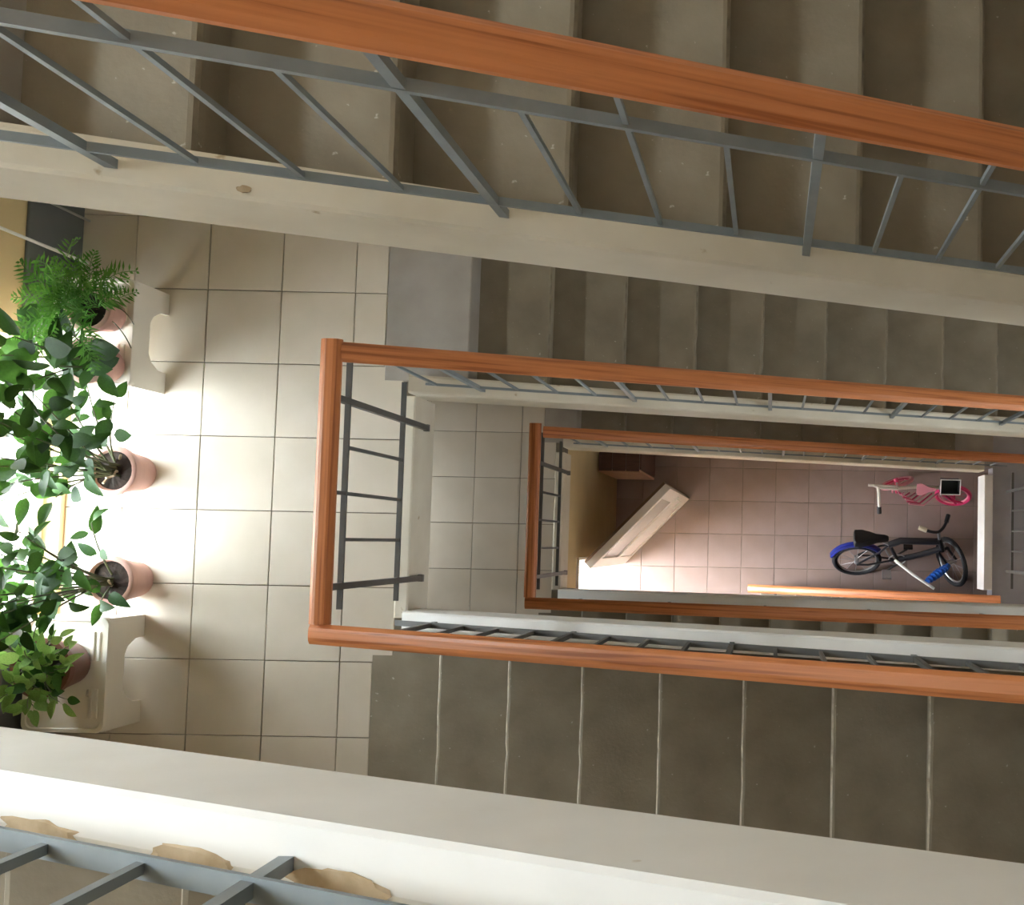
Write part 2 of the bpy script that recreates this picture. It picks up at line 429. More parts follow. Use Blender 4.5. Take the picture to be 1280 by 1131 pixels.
def flight(side, x0, zl, label, wid=None, edge='edge_dark', curb='curb', curb_y=(0, 0), top=.015, bot=-.235):
    """side N: steps down to the right from the left landing at zl; side S: steps up to the right"""
    root = thing('stair_flight', label, 'stairs', (x0, WN if side == 'N' else WS, zl))
    width = (YN - WN - .071) if side == 'N' else (WS - .071 - YS)
    variants = []
    for k in range(1, 10):
        if side == 'N': loc = (TD * (k - 1), .065, -RS * k)
        else: loc = (TD * (k - 1), -.065 - width, RS * k)
        if len(variants) < 4:
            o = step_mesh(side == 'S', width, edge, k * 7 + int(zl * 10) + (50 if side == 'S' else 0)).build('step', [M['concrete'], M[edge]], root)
            variants.append(o.data)
        else: o = link('step', variants[(k * 3 + 1) % 4], root)
        o.location = loc
    s = -SL if side == 'N' else SL
    nz = 0 if side == 'N' else RS
    L = 9 * TD
    # soffit slab under the steps
    xa, xb = -.05, L + .05
    ya, yb = (.065, .065 + width) if side == 'N' else (-.065 - width, -.065)
    d0 = -RS - .03 if side == 'N' else -RS - .03
    sl = [(xa, nz + s * xa + d0 - .0), (xb, nz + s * xb + d0), (xb, nz + s * xb + d0 - .10), (xa, nz + s * xa + d0 - .10)]
    MB().prism(sl, ya, yb).build('soffit_slab', M['ceil'], root)
    # closed string: painted plaster kerb along the well, top on the nosing line
    left = XE[{H: 0, 0: 1, -H: 2}[zl]] - x0; right = 1.66 - x0
    def zz(x): return nz + s * x
    n = 14; pts_t = []; pts_b = []
    for i in range(n + 1):
        x = left + (right - left) * i / n
        z = zz(x)
        pts_t.append((x, z + top)); pts_b.append((x, z + bot))
    sg = 1 if side == 'N' else -1
    w0, w1 = curb_y
    vs = []; fs = []
    for i in range(n + 1):
        t = i / n; yo = (w0 + (w1 - w0) * t)
        x, zt = pts_t[i]; zb = pts_b[i][1]
        ring = [(x, yo, zb), (x, yo, zt - .008), (x, yo + sg * .007, zt), (x, yo + sg * .064, zt), (x, yo + sg * .074, zt - .006), (x, yo + sg * .074, zb)]
        vs += ring
    for i in range(n):
        for j in range(6):
            l = (j + 1) % 6; fs.append((i * 6 + j, i * 6 + l, (i + 1) * 6 + l, (i + 1) * 6 + j))
    fs += [tuple(range(6)), tuple(n * 6 + j for j in range(5, -1, -1))]
    st = MB().add(vs, fs).build('stringer', M[curb], root)
    return root

flights = {}
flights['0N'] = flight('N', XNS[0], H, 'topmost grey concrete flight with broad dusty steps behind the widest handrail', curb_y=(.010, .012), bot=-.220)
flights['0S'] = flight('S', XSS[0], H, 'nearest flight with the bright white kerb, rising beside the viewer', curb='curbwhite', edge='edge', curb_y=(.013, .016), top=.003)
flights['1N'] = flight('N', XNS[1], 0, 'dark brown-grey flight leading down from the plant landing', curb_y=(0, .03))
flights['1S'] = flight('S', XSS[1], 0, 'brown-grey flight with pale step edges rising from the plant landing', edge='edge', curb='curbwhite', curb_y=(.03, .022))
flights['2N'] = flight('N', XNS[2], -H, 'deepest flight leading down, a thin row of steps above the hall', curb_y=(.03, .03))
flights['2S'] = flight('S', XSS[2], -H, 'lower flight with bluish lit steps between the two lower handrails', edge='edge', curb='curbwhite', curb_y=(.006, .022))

# bare plaster patches and a nail hole on the near kerbs
def patch(root, cx, cz_off, rx, ry, y, seed, side):
    rnd = random.Random(seed); s = -SL if side == 'N' else SL; nz = 0 if side == 'N' else RS
    n = 14; vs = []
    for lay in (0, 1):
        for k in range(n):
            a = 2 * math.pi * k / n; q = rnd.uniform(.7, 1.15)
            x = cx + rx * math.cos(a) * q * (1 if lay == 0 else .93); yy = y + ry * math.sin(a) * q * (1 if lay == 0 else .93)
            vs.append((x, yy, nz + s * x + cz_off + (.0 if lay == 0 else .0035)))
    fs = [tuple(range(n, 2 * n))] + [(k, (k + 1) % n, n + (k + 1) % n, n + k) for k in range(n)]
    return MB().add(vs, fs).build('bare_plaster_patch', M['bare'], root)
r0 = flights['0S']
patch(r0, .83, -.0128 + .015, .075, .018, -.050, 3, 'S'); patch(r0, .62, -.0128 + .015, .065, .015, -.052, 5, 'S'); patch(r0, .37, -.0128 + .015, .075, .016, -.052, 8, 'S'); patch(r0, 1.0, -.0128 + .015, .045, .008, -.058, 9, 'S')
r0n = flights['0N']
patch(r0n, .38, .0142, .012, .007, .028, 4, 'N')

# ground flight (only its handrail shows past the flights above)
gf = thing('stair_flight', 'bottom flight whose handrail end shows above the hall floor', 'stairs', (-.08, WS, ZG))
gm = None
for k in range(1, 6):
    if gm is None:
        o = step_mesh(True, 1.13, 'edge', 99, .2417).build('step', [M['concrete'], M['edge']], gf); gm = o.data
    else: o = link('step', gm, gf)
    o.location = (TD * (k - 1), -.065 - 1.13, .2417 * k)
MB().prism([(.05, -.0), (1.52, 1.18), (1.52, 1.08), (.2, 0)], -1.19, -.065).build('soffit_slab', M['ceil'], gf)

# ------------------------------------------------------------------ railings
RAILP = lambda w=.066, h=.045: [(-w / 2, -h * .55), (-w / 2 + .010, -h), (w / 2 - .010, -h), (w / 2, -h * .55), (w / 2, -.012), (w / 2 - .012, -.001), (w / 2 - .022, .002), (-w / 2 + .022, .002), (-w / 2 + .012, -.001), (-w / 2, -.012)]
def flatp(w, h): return [(-w / 2, -h / 2), (w / 2, -h / 2), (w / 2, h / 2), (-w / 2, h / 2)]

def flight_railing(side, x0, zl, xa, xb, ya, yb, posts, label, rail_h=.86, sp=.147, bar_h=.645, low=.10, off=0.0, metal='metal', bw=(.014, .010), th=.0045, every=4, xb_bar=None):
    """ya, yb: railing line at xa and xb"""
    s = -SL if side == 'N' else SL; nz = zl if side == 'N' else zl + RS
    root = thing('stair_railing', label, 'railing', (0, 0, 0))
    Y = lambda x: ya + (yb - ya) * (x - xa) / (xb - xa)
    Z = lambda x, h: nz + s * (x - x0) + h
    MB().sweep((xa, Y(xa), Z(xa, rail_h)), (xb, Y(xb), Z(xb, rail_h)), RAILP()).build('handrail', M['wood_x'], root, smooth=False)
    xe = xb_bar or xb
    b0 = xa + .045
    for nm, h, w_, t in (('upper_bar', bar_h, bw[0], .012), ('lower_bar', low, bw[1], .008)):
        MB().sweep((b0, Y(b0) + off, Z(b0, h)), (xe, Y(xe) + off, Z(xe, h)), flatp(w_, t)).build(nm, M[metal], root)
    k0 = math.ceil((xa + .06 - posts) / sp); k1 = math.floor((xe - .02 - posts) / sp)
    pm = None; bm_ = None; mm = None
    for k in range(k0, k1 + 1):
        x = posts + k * sp
        if k % every == 0:
            if pm is None:
                o = MB().box(-.0085, -.0080, -.005, .0085, .0080, rail_h - .03).build('post', M[metal], root); pm = o.data
            else: o = link('post', pm, root)
            o.location = (x, Y(x) + off, Z(x, .012))
        elif k % every == every // 2:
            if mm is None:
                o = MB().box(-th, -th, 0, th, th, rail_h - low - .03).build('baluster', M[metal], root); mm = o.data
            else: o = link('baluster', mm, root)
            o.location = (x, Y(x) + off, Z(x, low - .005))
        else:
            if bm_ is None:
                o = MB().box(-th, -th, 0, th, th, bar_h - low).build('baluster', M[metal], root); bm_ = o.data
            else: o = link('baluster', bm_, root)
            o.location = (x, Y(x) + off, Z(x, low))
    return root

def landing_railing(x, xf, z, y0, y1, posts, mids, thins, label, right=False, rail_h=.95, bar_h=.79, low=.20):
    """x: handrail centre line; xf: line of the posts on the fascia"""
    root = thing('landing_railing', label, 'railing', (0, 0, 0))
    MB().sweep((x, y0, z + rail_h), (x, y1, z + rail_h), RAILP(.068)).build('handrail', M['wood_y'], root)
    a, b = y0 + .04, y1 - .04
    for nm, h in (('upper_bar', bar_h), ('lower_bar', low)):
        MB().sweep((xf, a, z + h), (xf, b, z + h), flatp(.018, .012)).build(nm, M['metal_dark'], root)
    for y in posts: MB().box(xf - .009, y - .011, z - .11, xf + .009, y + .011, z + rail_h - .03).build('post', M['metal_dark'], root)
    for y in posts: MB().box(xf - .010, y - .014, z - .125, xf + .010, y + .014, z - .10).build('post_shoe', M['metal_dark'], root)
    for y in mids: MB().box(xf - .006, y - .006, z + low, xf + .006, y + .006, z + rail_h - .03).build('baluster', M['metal_dark'], root)
    for y in thins: MB().box(xf - .006, y - .006, z + low, xf + .006, y + .006, z + bar_h).build('baluster', M['metal_dark'], root)
    return root

flight_railing('N', XNS[0], H, -1.40, 1.84, .605, .665, .064, 'railing of the topmost flight with the widest wooden handrail', bw=(.019, .016))
flight_railing('S', XSS[0], H, -1.46, 1.40, -.365, -.365, -.53, 'blue-grey bars and handrail standing on the bright white kerb', bw=(.024, .026), th=.006)
flight_railing('N', XNS[1], 0, -1.418, 1.84, .600, .64, -1.19, 'railing along the dark flight leading down from the plant landing')
flight_railing('S', XSS[1], 0, -1.50, 1.84, -.325, -.352, -1.30, 'railing along the pale-edged flight rising from the plant landing', off=-.012, bw=(.014, .022), th=.006, metal='metal_dark')  # darker steel puts the shadowing into the colour of these bars
flight_railing('N', XNS[2], -H, -1.335, 1.84, .622, .640, -1.10, 'deepest railing along the flight leading down to the hall')
flight_railing('S', XSS[2], -H, -1.405, 1.84, -.370, -.345, -1.2, 'railing along the lower flight, just below the hall floor edge', off=-.015)
landing_railing(-1.452, -1.443, 0, -.290, .640, (.452, -.172), (.14,), (.296, -.016), 'railing at the edge of the plant landing')
landing_railing(-1.370, -1.352, -H, -.335, .665, (.44, -.22), (.11,), (.275, -.055), 'smaller railing at the edge of the lower tiled landing')
landing_railing(1.86, 1.85, -1.5 * H, -.35, .62, (.44, -.18), (.13,), (.285, -.025), 'railing of the grey half landing beside the bicycles')
# ground handrail
gr = thing('stair_railing', 'wooden handrail end starting beside the bicycles at the bottom', 'railing')
MB().sweep((-.18, -.375, -4.92), (1.66, -.375, -3.62), RAILP()).build('handrail', M['wood_x'], gr)
for x in (.05, .6, 1.15):
    zb = -5.8 + .2417 * (1 + math.floor((x + .08) / .3)); zt = -4.92 + (x + .18) / 1.84 * 1.30
    MB().box(x - .011, -.44, zb, x + .011, -.42, zt - .07).box(x - .011, -.44, zt - .085, x + .011, -.365, zt - .065).box(x - .011, -.385, zt - .085, x + .011, -.365, zt - .035).build('post', M['metal_dark'], gr)

# ------------------------------------------------------------------ hall: yellow wall with doorway, door leaf, cabinet
XW = -1.40
hw = MB()
ZC = -H - .20
hw.box(XW - .12, -.13, ZG - .01, XW, YN, ZC); hw.box(XW - .12, YS, ZG - .01, XW, -1.02, ZC); hw.box(XW - .12, -1.02, ZG + 2.08, XW, -.13, ZC)
struct(hw.build('wall_inner', M['wall']), 'yellow wall with the doorway at the bottom of the stairwell', 'wall')
jm = MB().box(XW - .13, -.15, ZG, XW + .02, -.13, ZG + 2.08).box(XW - .13, -1.02, ZG, XW + .02, -1.0, ZG + 2.08).box(XW - .13, -1.0, ZG + 2.06, XW + .02, -.15, ZG + 2.08)
struct(jm.build('trim_1', M['white_upvc']))
dl = math.hypot(.567, .595); ang = math.atan2(.595, .567)
door = bpy.data.objects.new('door_1', None); C.objects.link(door); struct(door, 'white framed entrance door standing open at an angle', 'door')
door.location = (-1.345, -.175, ZG); door.rotation_euler = (0, 0, ang)
W_, D_, Hh = dl, .05, 2.02
fr = MB().box(0, -D_, .01, .10, 0, Hh).box(W_ - .10, -D_, .01, W_, 0, Hh).box(.10, -D_, .01, W_ - .10, 0, .14).box(.10, -D_, .86, W_ - .10, 0, .98).box(.10, -D_, Hh - .12, W_ - .10, 0, Hh)
fr.build('door_frame', M['white_upvc'], door)
MB().box(.10, -D_ + .016, .98, W_ - .10, -.016, Hh - .12).build('door_pane', M['pane_grey'], door)
MB().box(.10, -D_ + .010, .14, W_ - .10, -.010, .86).build('door_panel', M['white_upvc'], door)
MB().box(-.0, .004, .01, W_, .022, Hh - .02).build('door_edge', M['door_dark'], door)
hd = MB().tube([(W_ - .05, -D_, 1.02), (W_ - .05, -D_ - .04, 1.02), (W_ - .13, -D_ - .04, 1.02)], .009, 8)
hd.box(W_ - .07, -D_ - .008, .93, W_ - .03, -D_, 1.10); hd.build('door_handle', M['white_rod'], door)
cab = thing('wooden_cabinet', 'reddish-brown wooden cabinet against the yellow wall behind the open door', 'cabinet', (-1.39, .555, ZG))
MB().box(.01, .012, .0, .325, .55, 1.20).build('body', M['box_brown'], cab)
for k in range(3):
    MB().bevbox(.004 + .109 * k, .0, 1.20, .108 + .109 * k, .56, 1.225, .003).build('top_board', M['box_brown'], cab)
MB().box(.0, -.006, .06, .33, .012, 1.215).build('front_panel', M['box_edge'], cab)
MB().box(.325, .02, .06, .337, .27, 1.17).build('door', M['box_brown'], cab); MB().box(.325, .275, .06, .337, .54, 1.17).build('door', M['box_brown'], cab)

# ------------------------------------------------------------------ plastic stools
def arch(w, h, leg, rise, top_r=.05):
    """side panel outline with an arch cut from the floor (x, z)"""
    p = [(0, 0), (0, h), (w, h), (w, 0), (w - leg, 0)]
    p += [(w - leg - .004, rise * .45), (w - leg - .03, rise * .85), (w - leg - .06, rise)]
    p += [(leg + .06, rise), (leg + .03, rise * .85), (leg + .004, rise * .45), (leg, 0)]
    return p
def stool(x1, y0, y1, label, depth=.30, h=.265):
    root = thing('step_stool', label, 'stool', (x1, (y0 + y1) / 2, 0))
    w_ = y1 - y0
    def panel(poly, along_y, off, th=.014):
        mb = MB(); n = len(poly); vs = []
        for d in (0, th):
            for a, z in poly:
                vs.append((off - d, a - w_ / 2, z) if along_y else (-.0145 - (depth - .029) * (1 - a / depth), off - d, z))
        # triangulated via strips: outer = legs + lintel boxes (kept convex)
        fs = []
        quads = [(0, 1, 10, 11), (1, 9, 10), (1, 8, 9), (1, 2, 7, 8), (2, 6, 7), (2, 5, 6), (2, 3, 4, 5)]
        for q in quads: fs += [q, tuple(n + i for i in reversed(q))]
        for i in range(n):
            j = (i + 1) % n; fs.append((i, j, n + j, n + i))
        return mb.add(vs, fs).build('side_panel', M['plastic'], root)
    panel(arch(w_, h - .02, .085, .135), True, 0)
    panel(arch(w_, h - .02, .085, .135), True, -depth + .014)
    panel(arch(depth, h - .022, .07, .12), False, w_ / 2 - .001)
    panel(arch(depth, h - .022, .07, .12), False, -w_ / 2 + .015)
    # top tray with a rounded rim and a finger hole
    t = MB(); rr = .03; n = 6; hx, hy, hr = -depth + .245, .0, .018
    out = []
    for cx, cy, a0 in ((-rr + .006, w_ / 2 - rr + .006, 0), (-depth + rr - .006, w_ / 2 - rr + .006, 90), (-depth + rr - .006, -w_ / 2 + rr - .006, 180), (-rr + .006, -w_ / 2 + rr - .006, 270)):
        for k in range(n + 1):
            a = R(a0 + 90 * k / n); out.append((cx + rr * math.cos(a), cy + rr * math.sin(a)))
    m = len(out); hy = -.07
    hole = []
    for (px, py) in out:
        a = math.atan2(py - hy, px - hx); hole.append((hx + hr * math.cos(a), hy + hr * math.sin(a)))
    rings = [[(x, y, h - .035) for x, y in out], [(x, y, h - .006) for x, y in out],
             [(x * .985 - depth * .0075, y * .985, h) for x, y in out], [(-depth / 2 + (x + depth / 2) * .90, y * .93, h) for x, y in out],
             [(-depth / 2 + (x + depth / 2) * .88, y * .915, h - .006) for x, y in out], [(x, y, h - .006) for x, y in hole], [(x, y, h - .03) for x, y in hole]]
    vs = [p for q in rings for p in q]; fs = []
    for i in range(len(rings) - 1):
        for k in range(m):
            l = (k + 1) % m; fs.append((i * m + k, i * m + l, (i + 1) * m + l, (i + 1) * m + k))
    t.add(vs, fs); t.build('seat', M['plastic'], root)
    # two moulded ribs along the front edge
    for q in (-.030, -.052):
        MB().bevbox(q - .006, -w_ / 2 + .05, h - .010, q + .006, -w_ / 2 + .16, h - .001, .002).build('rib', M['plastic'], root)
        MB().bevbox(q - .006, w_ / 2 - .16, h - .010, q + .006, w_ / 2 - .05, h - .001, .002).build('rib', M['plastic'], root)
    return root
stool(-2.505, -.76, -.335, 'white plastic step stool with arched legs under the red-brown pot')
stool(-2.475, .555, .965, 'white plastic step stool under the fern and the dark-leaved plant')

# ------------------------------------------------------------------ pots and plants
def pot_parts(root, r, h, m, rim=.012, saucer=False):
    b = r * .76
    pr = [(0, 0), (b, 0), (b + (r - b) * .85, h - .035), (r + .004, h - .032), (r + .005, h - .003), (r, h), (r - rim, h), (r - rim - .004, h - .02), (r - rim - .012, h - .05), (0, h - .05)]
    MB().lathe(pr, 26).build('pot', m, root, smooth=True)
    so = MB(); n = 20; rnd = random.Random(int(r * 1000))
    vs = [(0, 0, h - .018)]
    for q in (.5, .98):
        for k in range(n):
            a = 2 * math.pi * k / n; vs.append(((r - rim - .003) * q * math.cos(a), (r - rim - .003) * q * math.sin(a), h - .024 + rnd.uniform(-.005, .005)))
    fs = [(0, 1 + k, 1 + (k + 1) % n) for k in range(n)] + [(1 + k, 1 + n + k, 1 + n + (k + 1) % n, 1 + (k + 1) % n) for k in range(n)]
    so.add(vs, fs).build('soil', M['soil'], root)

def leaf_mesh(name, m, L=1.0, W=.5, fold=.12, droop=.22, tip=1.0, seg=6):
    vs = []; fs = []
    for i in range(seg + 1):
        t = i / seg
        wd = W * .5 * (math.sin(math.pi * min(1, t ** .8)) ** .8 if 0 < t < 1 else 0)
        z = -droop * t * t
        vs += [(t * L, -wd, z + fold * wd * 2), (t * L, 0, z), (t * L, wd, z + fold * wd * 2)]
    for i in range(seg):
        a = i * 3
        fs += [(a, a + 1, a + 4, a + 3), (a + 1, a + 2, a + 5, a + 4)]
    # petiole
    b = len(vs); vs += [(-.22, -.012, .02), (-.22, .012, .02), (.02, .012, 0), (.02, -.012, 0)]; fs.append((b, b + 1, b + 2, b + 3))
    me = bpy.data.meshes.new(name); me.from_pydata(vs, [], fs); me.materials.append(m)
    me.polygons.foreach_set('use_smooth', [True] * len(me.polygons)); me.validate(); me.update()
    return me
LM = {}
for q in ('dark', 'mid', 'light'):
    LM[q] = [leaf_mesh('leaf', M['leaf_' + q], W=.55, droop=.2), leaf_mesh('leaf', M['leaf_' + q], W=.46, droop=.4, fold=.2), leaf_mesh('leaf', M['leaf_' + q], W=.64, droop=.05, fold=.06)]

def put_leaf(root, me, p, d, size, rnd, roll=.6):
    d = Vector(d).normalized()
    up = Vector((rnd.uniform(-roll, roll), rnd.uniform(-roll, roll), 1))
    y = up.cross(d)
    if y.length < .05: y = Vector((0, 1, 0)).cross(d)
    y.normalize(); z = d.cross(y)
    o = link('leaf', me, root)
    mt = Matrix((d, y, z)).transposed().to_4x4(); mt.translation = Vector(p) + d * .22 * size
    o.matrix_local = mt @ Matrix.Scale(size, 4)
    return o

def plant(loc, r, h, potm, stems, label, size, kinds, group=None, twigs=0, per=.05, start=.35, seed=1, stem_r=.0045):
    """stems: list of polylines in plant space"""
    rnd = random.Random(seed)
    root = thing('potted_plant', label, 'plant', loc, group=group)
    pot_parts(root, r, h, potm)
    for s in stems:
        p0 = Vector(s[0]); pts = [Vector(q) for q in s]
        # smooth the polyline with a quadratic curve
        if len(pts) == 2: mid = (pts[0] + pts[1]) / 2 + Vector((0, 0, .05)); pts = [pts[0], mid, pts[1]]
        cur = [(1 - t) ** 2 * pts[0] + 2 * t * (1 - t) * pts[1] + t * t * pts[2] for t in [i / 10 for i in range(11)]]
        MB().tube(cur, stem_r, 6, stem_r * .45).build('stem', M['stem'], root, smooth=True)
        ln = sum((cur[i + 1] - cur[i]).length for i in range(10)); n = max(3, int(ln * (1 - start) / per)); ph = rnd.uniform(0, 6)
        for k in range(n + 1):
            t = start + (1 - start) * k / n; i = min(9, int(t * 10)); f_ = t * 10 - i; p = cur[i].lerp(cur[i + 1], f_)
            tan = (cur[i + 1] - cur[i]).normalized(); ph += 2.4
            side = Vector((math.cos(ph), math.sin(ph), rnd.uniform(-.1, .35)))
            d = side * (1.0 if k < n else .3) + tan * .45
            put_leaf(root, rnd.choice(LM[rnd.choice(kinds)]), p, d, size * rnd.uniform(.65, 1.15), rnd)
    for k in range(twigs):
        a = rnd.uniform(0, 6.3); q = rnd.uniform(.0, r * .55)
        x, y = q * math.cos(a), q * math.sin(a); a2 = rnd.uniform(0, 6.3)
        MB().tube([(x, y, h - .03), (x + .03 * math.cos(a2), y + .03 * math.sin(a2), h + .012)], .005, 5).build('twig', M['twig'], root)
    return root

# tall leafy plants in pinkish pots standing on the floor
def bushy(n, seed, xr, yr, zr, extra):
    rnd = random.Random(seed); out = []
    for k in range(n):
        u = (k + rnd.random()) / n
        tx = rnd.uniform(*xr); ty = yr[0] + (yr[1] - yr[0]) * u; tz = rnd.uniform(*zr)
        out.append([(rnd.uniform(-.02, .02), rnd.uniform(-.02, .02), .17), (tx * .45 + rnd.uniform(-.04, .04), ty * .4, .17 + (tz - .17) * .62), (tx, ty, tz)])
    return out + extra
plant((-2.560, .232, 0), .092, .20, M['pink_pot'],
      bushy(15, 31, (-.24, .02), (-.16, .34), (.40, .88), [[(0, .03, .17), (.05, .10, .34), (.10, .25, .38)], [(0, .03, .17), (.02, .15, .36), (.02, .34, .44)]]),
      'leafy plant in a pinkish pot on the tiles, pot full of dry twigs', .098, ['dark', 'mid', 'dark'], twigs=7, per=.042, start=.38, seed=3)
plant((-2.549, -.195, 0), .092, .20, M['pink_pot'],
      bushy(14, 33, (-.25, .0), (-.24, .24), (.38, .84), [[(0, .02, .17), (.03, .12, .34), (.04, .22, .40)], [(0, -.02, .17), (.01, -.05, .24), (.02, -.08, .28)]]),
      'leafy plant in a pinkish pot on the tiles, green shoots on its soil', .090, ['dark', 'mid', 'dark', 'dark'], twigs=2, per=.042, start=.38, seed=5)
# dark-leaved plant on the far stool
plant((-2.555, .628, .265), .082, .15, M['pink_pot'],
      [[(0, 0, .12), (-.02, .0, .26), (-.10, .04, .40)], [(0, 0, .12), (.0, -.05, .26), (-.04, -.10, .36)], [(.01, .02, .12), (.03, .05, .24), (.03, .07, .28)], [(-.02, 0, .12), (-.12, .0, .24), (-.17, -.02, .36)], [(-.02, .02, .12), (-.10, .06, .22), (-.20, .10, .30)], [(-.01, -.02, .12), (-.06, -.08, .22), (-.14, -.10, .28)], [(.02, -.02, .12), (.03, -.04, .24), (.02, -.05, .34)], [(.02, 0, .12), (.05, -.02, .2), (.07, -.04, .20)]],
      'dark large-leaved plant in a pinkish pot beside the fern on the stool', .12, ['dark', 'dark', 'mid'], per=.034, seed=9)
# bushy plant in the red-brown pot on the near stool
rnd = random.Random(12)
st = []
for k in range(22):
    a = 2 * math.pi * k / 22 + rnd.uniform(-.2, .2); q = rnd.uniform(.05, .19)
    st.append([(.02 * math.cos(a), .02 * math.sin(a), .15), (q * .5 * math.cos(a), q * .6 * math.sin(a), .27), (q * math.cos(a) + .03, q * math.sin(a) + .02, rnd.uniform(.22, .34))])
plant((-2.640, -.505, .265), .105, .18, M['red_pot'], st, 'bushy light green plant in a red-brown pot on the white stool', .066, ['light', 'light', 'mid', 'light'], per=.030, start=.2, seed=13, stem_r=.003)

# fern with feathery fronds on the far stool
fern = thing('potted_fern', 'feathery bright green fern in a pinkish pot on the stool', 'plant', (-2.560, .822, .265))
pot_parts(fern, .082, .15, M['pink_pot'])
def frond_mesh(seed):
    rnd = random.Random(seed); vs = []; fs = []; n = 12; L = .24
    P = [Vector((L * t * (1 - .15 * t), 0, .16 * math.sin(t * 1.9) * 1.0 - .05 * t * t)) for t in [i / n for i in range(n + 1)]]
    for i in range(n):
        b = len(vs); vs += [P[i] + Vector((0, -.0012, 0)), P[i] + Vector((0, .0012, 0)), P[i + 1] + Vector((0, .0012, 0)), P[i + 1] + Vector((0, -.0012, 0))]; fs.append((b, b + 1, b + 2, b + 3))
    for i in range(3, n + 1):
        for sgn in (-1, 1):
            l = .055 * math.sin(math.pi * (i / n) ** .9 * .92 + .15) + .01; a = rnd.uniform(.3, .7)
            d = Vector((math.cos(a) * .7, sgn * math.sin(a + .5), rnd.uniform(-.2, .45))).normalized(); e = Vector((-d.y, d.x, 0)) * .0045
            p = P[i]; b = len(vs); vs += [p, p + d * l * .5 + e, p + d * l, p + d * l * .5 - e]; fs.append((b, b + 1, b + 2, b + 3))
    me = bpy.data.meshes.new('frond'); me.from_pydata([tuple(v) for v in vs], [], fs); me.materials.append(M['leaf_fern']); me.validate(); me.update()
    return me
FM = [frond_mesh(k) for k in range(4)]
rnd = random.Random(21)
for k in range(64):
    a = rnd.uniform(0, 2 * math.pi); o = link('frond', FM[k % 4], fern)
    o.location = (.03 * math.cos(a), .03 * math.sin(a), .125)
    o.rotation_euler = (rnd.uniform(-.5, .5), rnd.uniform(-1.15, .1), a); s_ = rnd.uniform(.7, 1.12); o.scale = (s_, s_, s_)
for s in ([(.05, .03, .13), (.12, .02, .12), (.125, -.04, .06)], [(.05, -.02, .13), (.10, -.05, .10), (.115, -.13, .05)]):
    cur = [(1 - t) ** 2 * Vector(s[0]) + 2 * t * (1 - t) * Vector(s[1]) + t * t * Vector(s[2]) for t in [i / 8 for i in range(9)]]
    MB().tube(cur, .0022, 5).build('runner', M['stem'], fern)

# ------------------------------------------------------------------ children's bicycles in the hall
def wheel(root, name, r, tyre, rim_m, mt, spokes=12, tw=.022, guard=None, hub_m=None):
    n = 28
    ty = MB().tube([(r * math.cos(2 * math.pi * k / n), 0, r * math.sin(2 * math.pi * k / n)) for k in range(n)], tw, 8, closed=True).build(name, tyre, root, smooth=True)
    ty.matrix_local = mt
    rr = r - tw * 1.1
    rm = MB().tube([(rr * math.cos(2 * math.pi * k / n), 0, rr * math.sin(2 * math.pi * k / n)) for k in range(n)], .009, 6, closed=True).build('rim', rim_m, ty)
    sp = MB()
    for k in range(spokes):
        a = 2 * math.pi * k / spokes; sp.tube([(.018 * math.cos(a), .012 * (-1) ** k, .018 * math.sin(a)), (rr * math.cos(a), 0, rr * math.sin(a))], .0022, 4)
    s_ = sp.build('spokes', hub_m or M['steel'], ty)
    MB().tube([(0, -.045, 0), (0, .045, 0)], .020, 10).build('hub', hub_m or M['steel'], ty)
    return ty
I4 = Matrix.Identity(4)
bk = thing('kids_bicycle', 'black and blue kids bicycle leaning over on the hall floor', 'bicycle', (.77, -.262, ZG), (R(-36), 0, 0))
rw = .20
wheel(bk, 'rear_wheel', rw, M['rubber'], M['steel'], Matrix.Translation((0, 0, rw + .022)))
# front wheel turned hard over
fx = .845
fm = Matrix.Translation((fx, .0, rw + .022)) @ Matrix.Rotation(R(-62), 4, 'Z') @ Matrix.Rotation(R(-6), 4, 'X')
wheel(bk, 'front_wheel', rw + .012, M['rubber'], M['steel'], fm)
arc = lambda c, r, a0, a1, n=10: [(c[0] + r * math.cos(R(a0 + (a1 - a0) * i / n)), c[1], c[2] + r * math.sin(R(a0 + (a1 - a0) * i / n))) for i in range(n + 1)]
g = MB(); A = arc((0, 0, rw + .022), rw + .036, 35, 165)
for off in (-.014, .014): g.tube([(x, off, z) for x, y, z in A], .016, 6)
g.build('mudguard', M['navy'], bk, smooth=True)
bb = (.36, 0, .24); sk = (.27, 0, .46); hd_ = (.70, 0, .52); hl = (.735, 0, .42); ra = (0, .0, rw + .022)
fr = MB().tube([sk, bb], .017, 8).tube([sk, (.36, 0, .52), (.5, 0, .52), hd_], .030, 8).tube([bb, (.55, 0, .32), hl], .026, 8).tube([(.695, 0, .56), (.745, 0, .39)], .022, 8)
for y in (-.05, .05):
    fr.tube([(0, y, rw + .022), (.1, y, rw + .02), bb], .010, 6); fr.tube([(0, y, rw + .022), (.2, y * .6, .40), sk], .009, 6)
fr.build('frame', M['blackpaint'], bk, smooth=True)
fk = MB()
dv = Matrix.Rotation(R(-62), 3, 'Z')
for y in (-.05, .05):
    q = dv @ Vector((0, y, 0)); fk.tube([Vector((.745, 0, .40)) + q, Vector((fx, 0, rw + .022)) + q], .012, 6)
fk.tube([Vector((.745, 0, .40)) + dv @ Vector((0, -.05, 0)), Vector((.745, 0, .40)) + dv @ Vector((0, .05, 0))], .014, 6)
fk.build('fork', M['blackpaint'], bk)
se = MB(); half = [(-.17, .055), (-.16, .078), (-.10, .082), (-.03, .060), (.03, .032), (.11, .022), (.135, .010)]
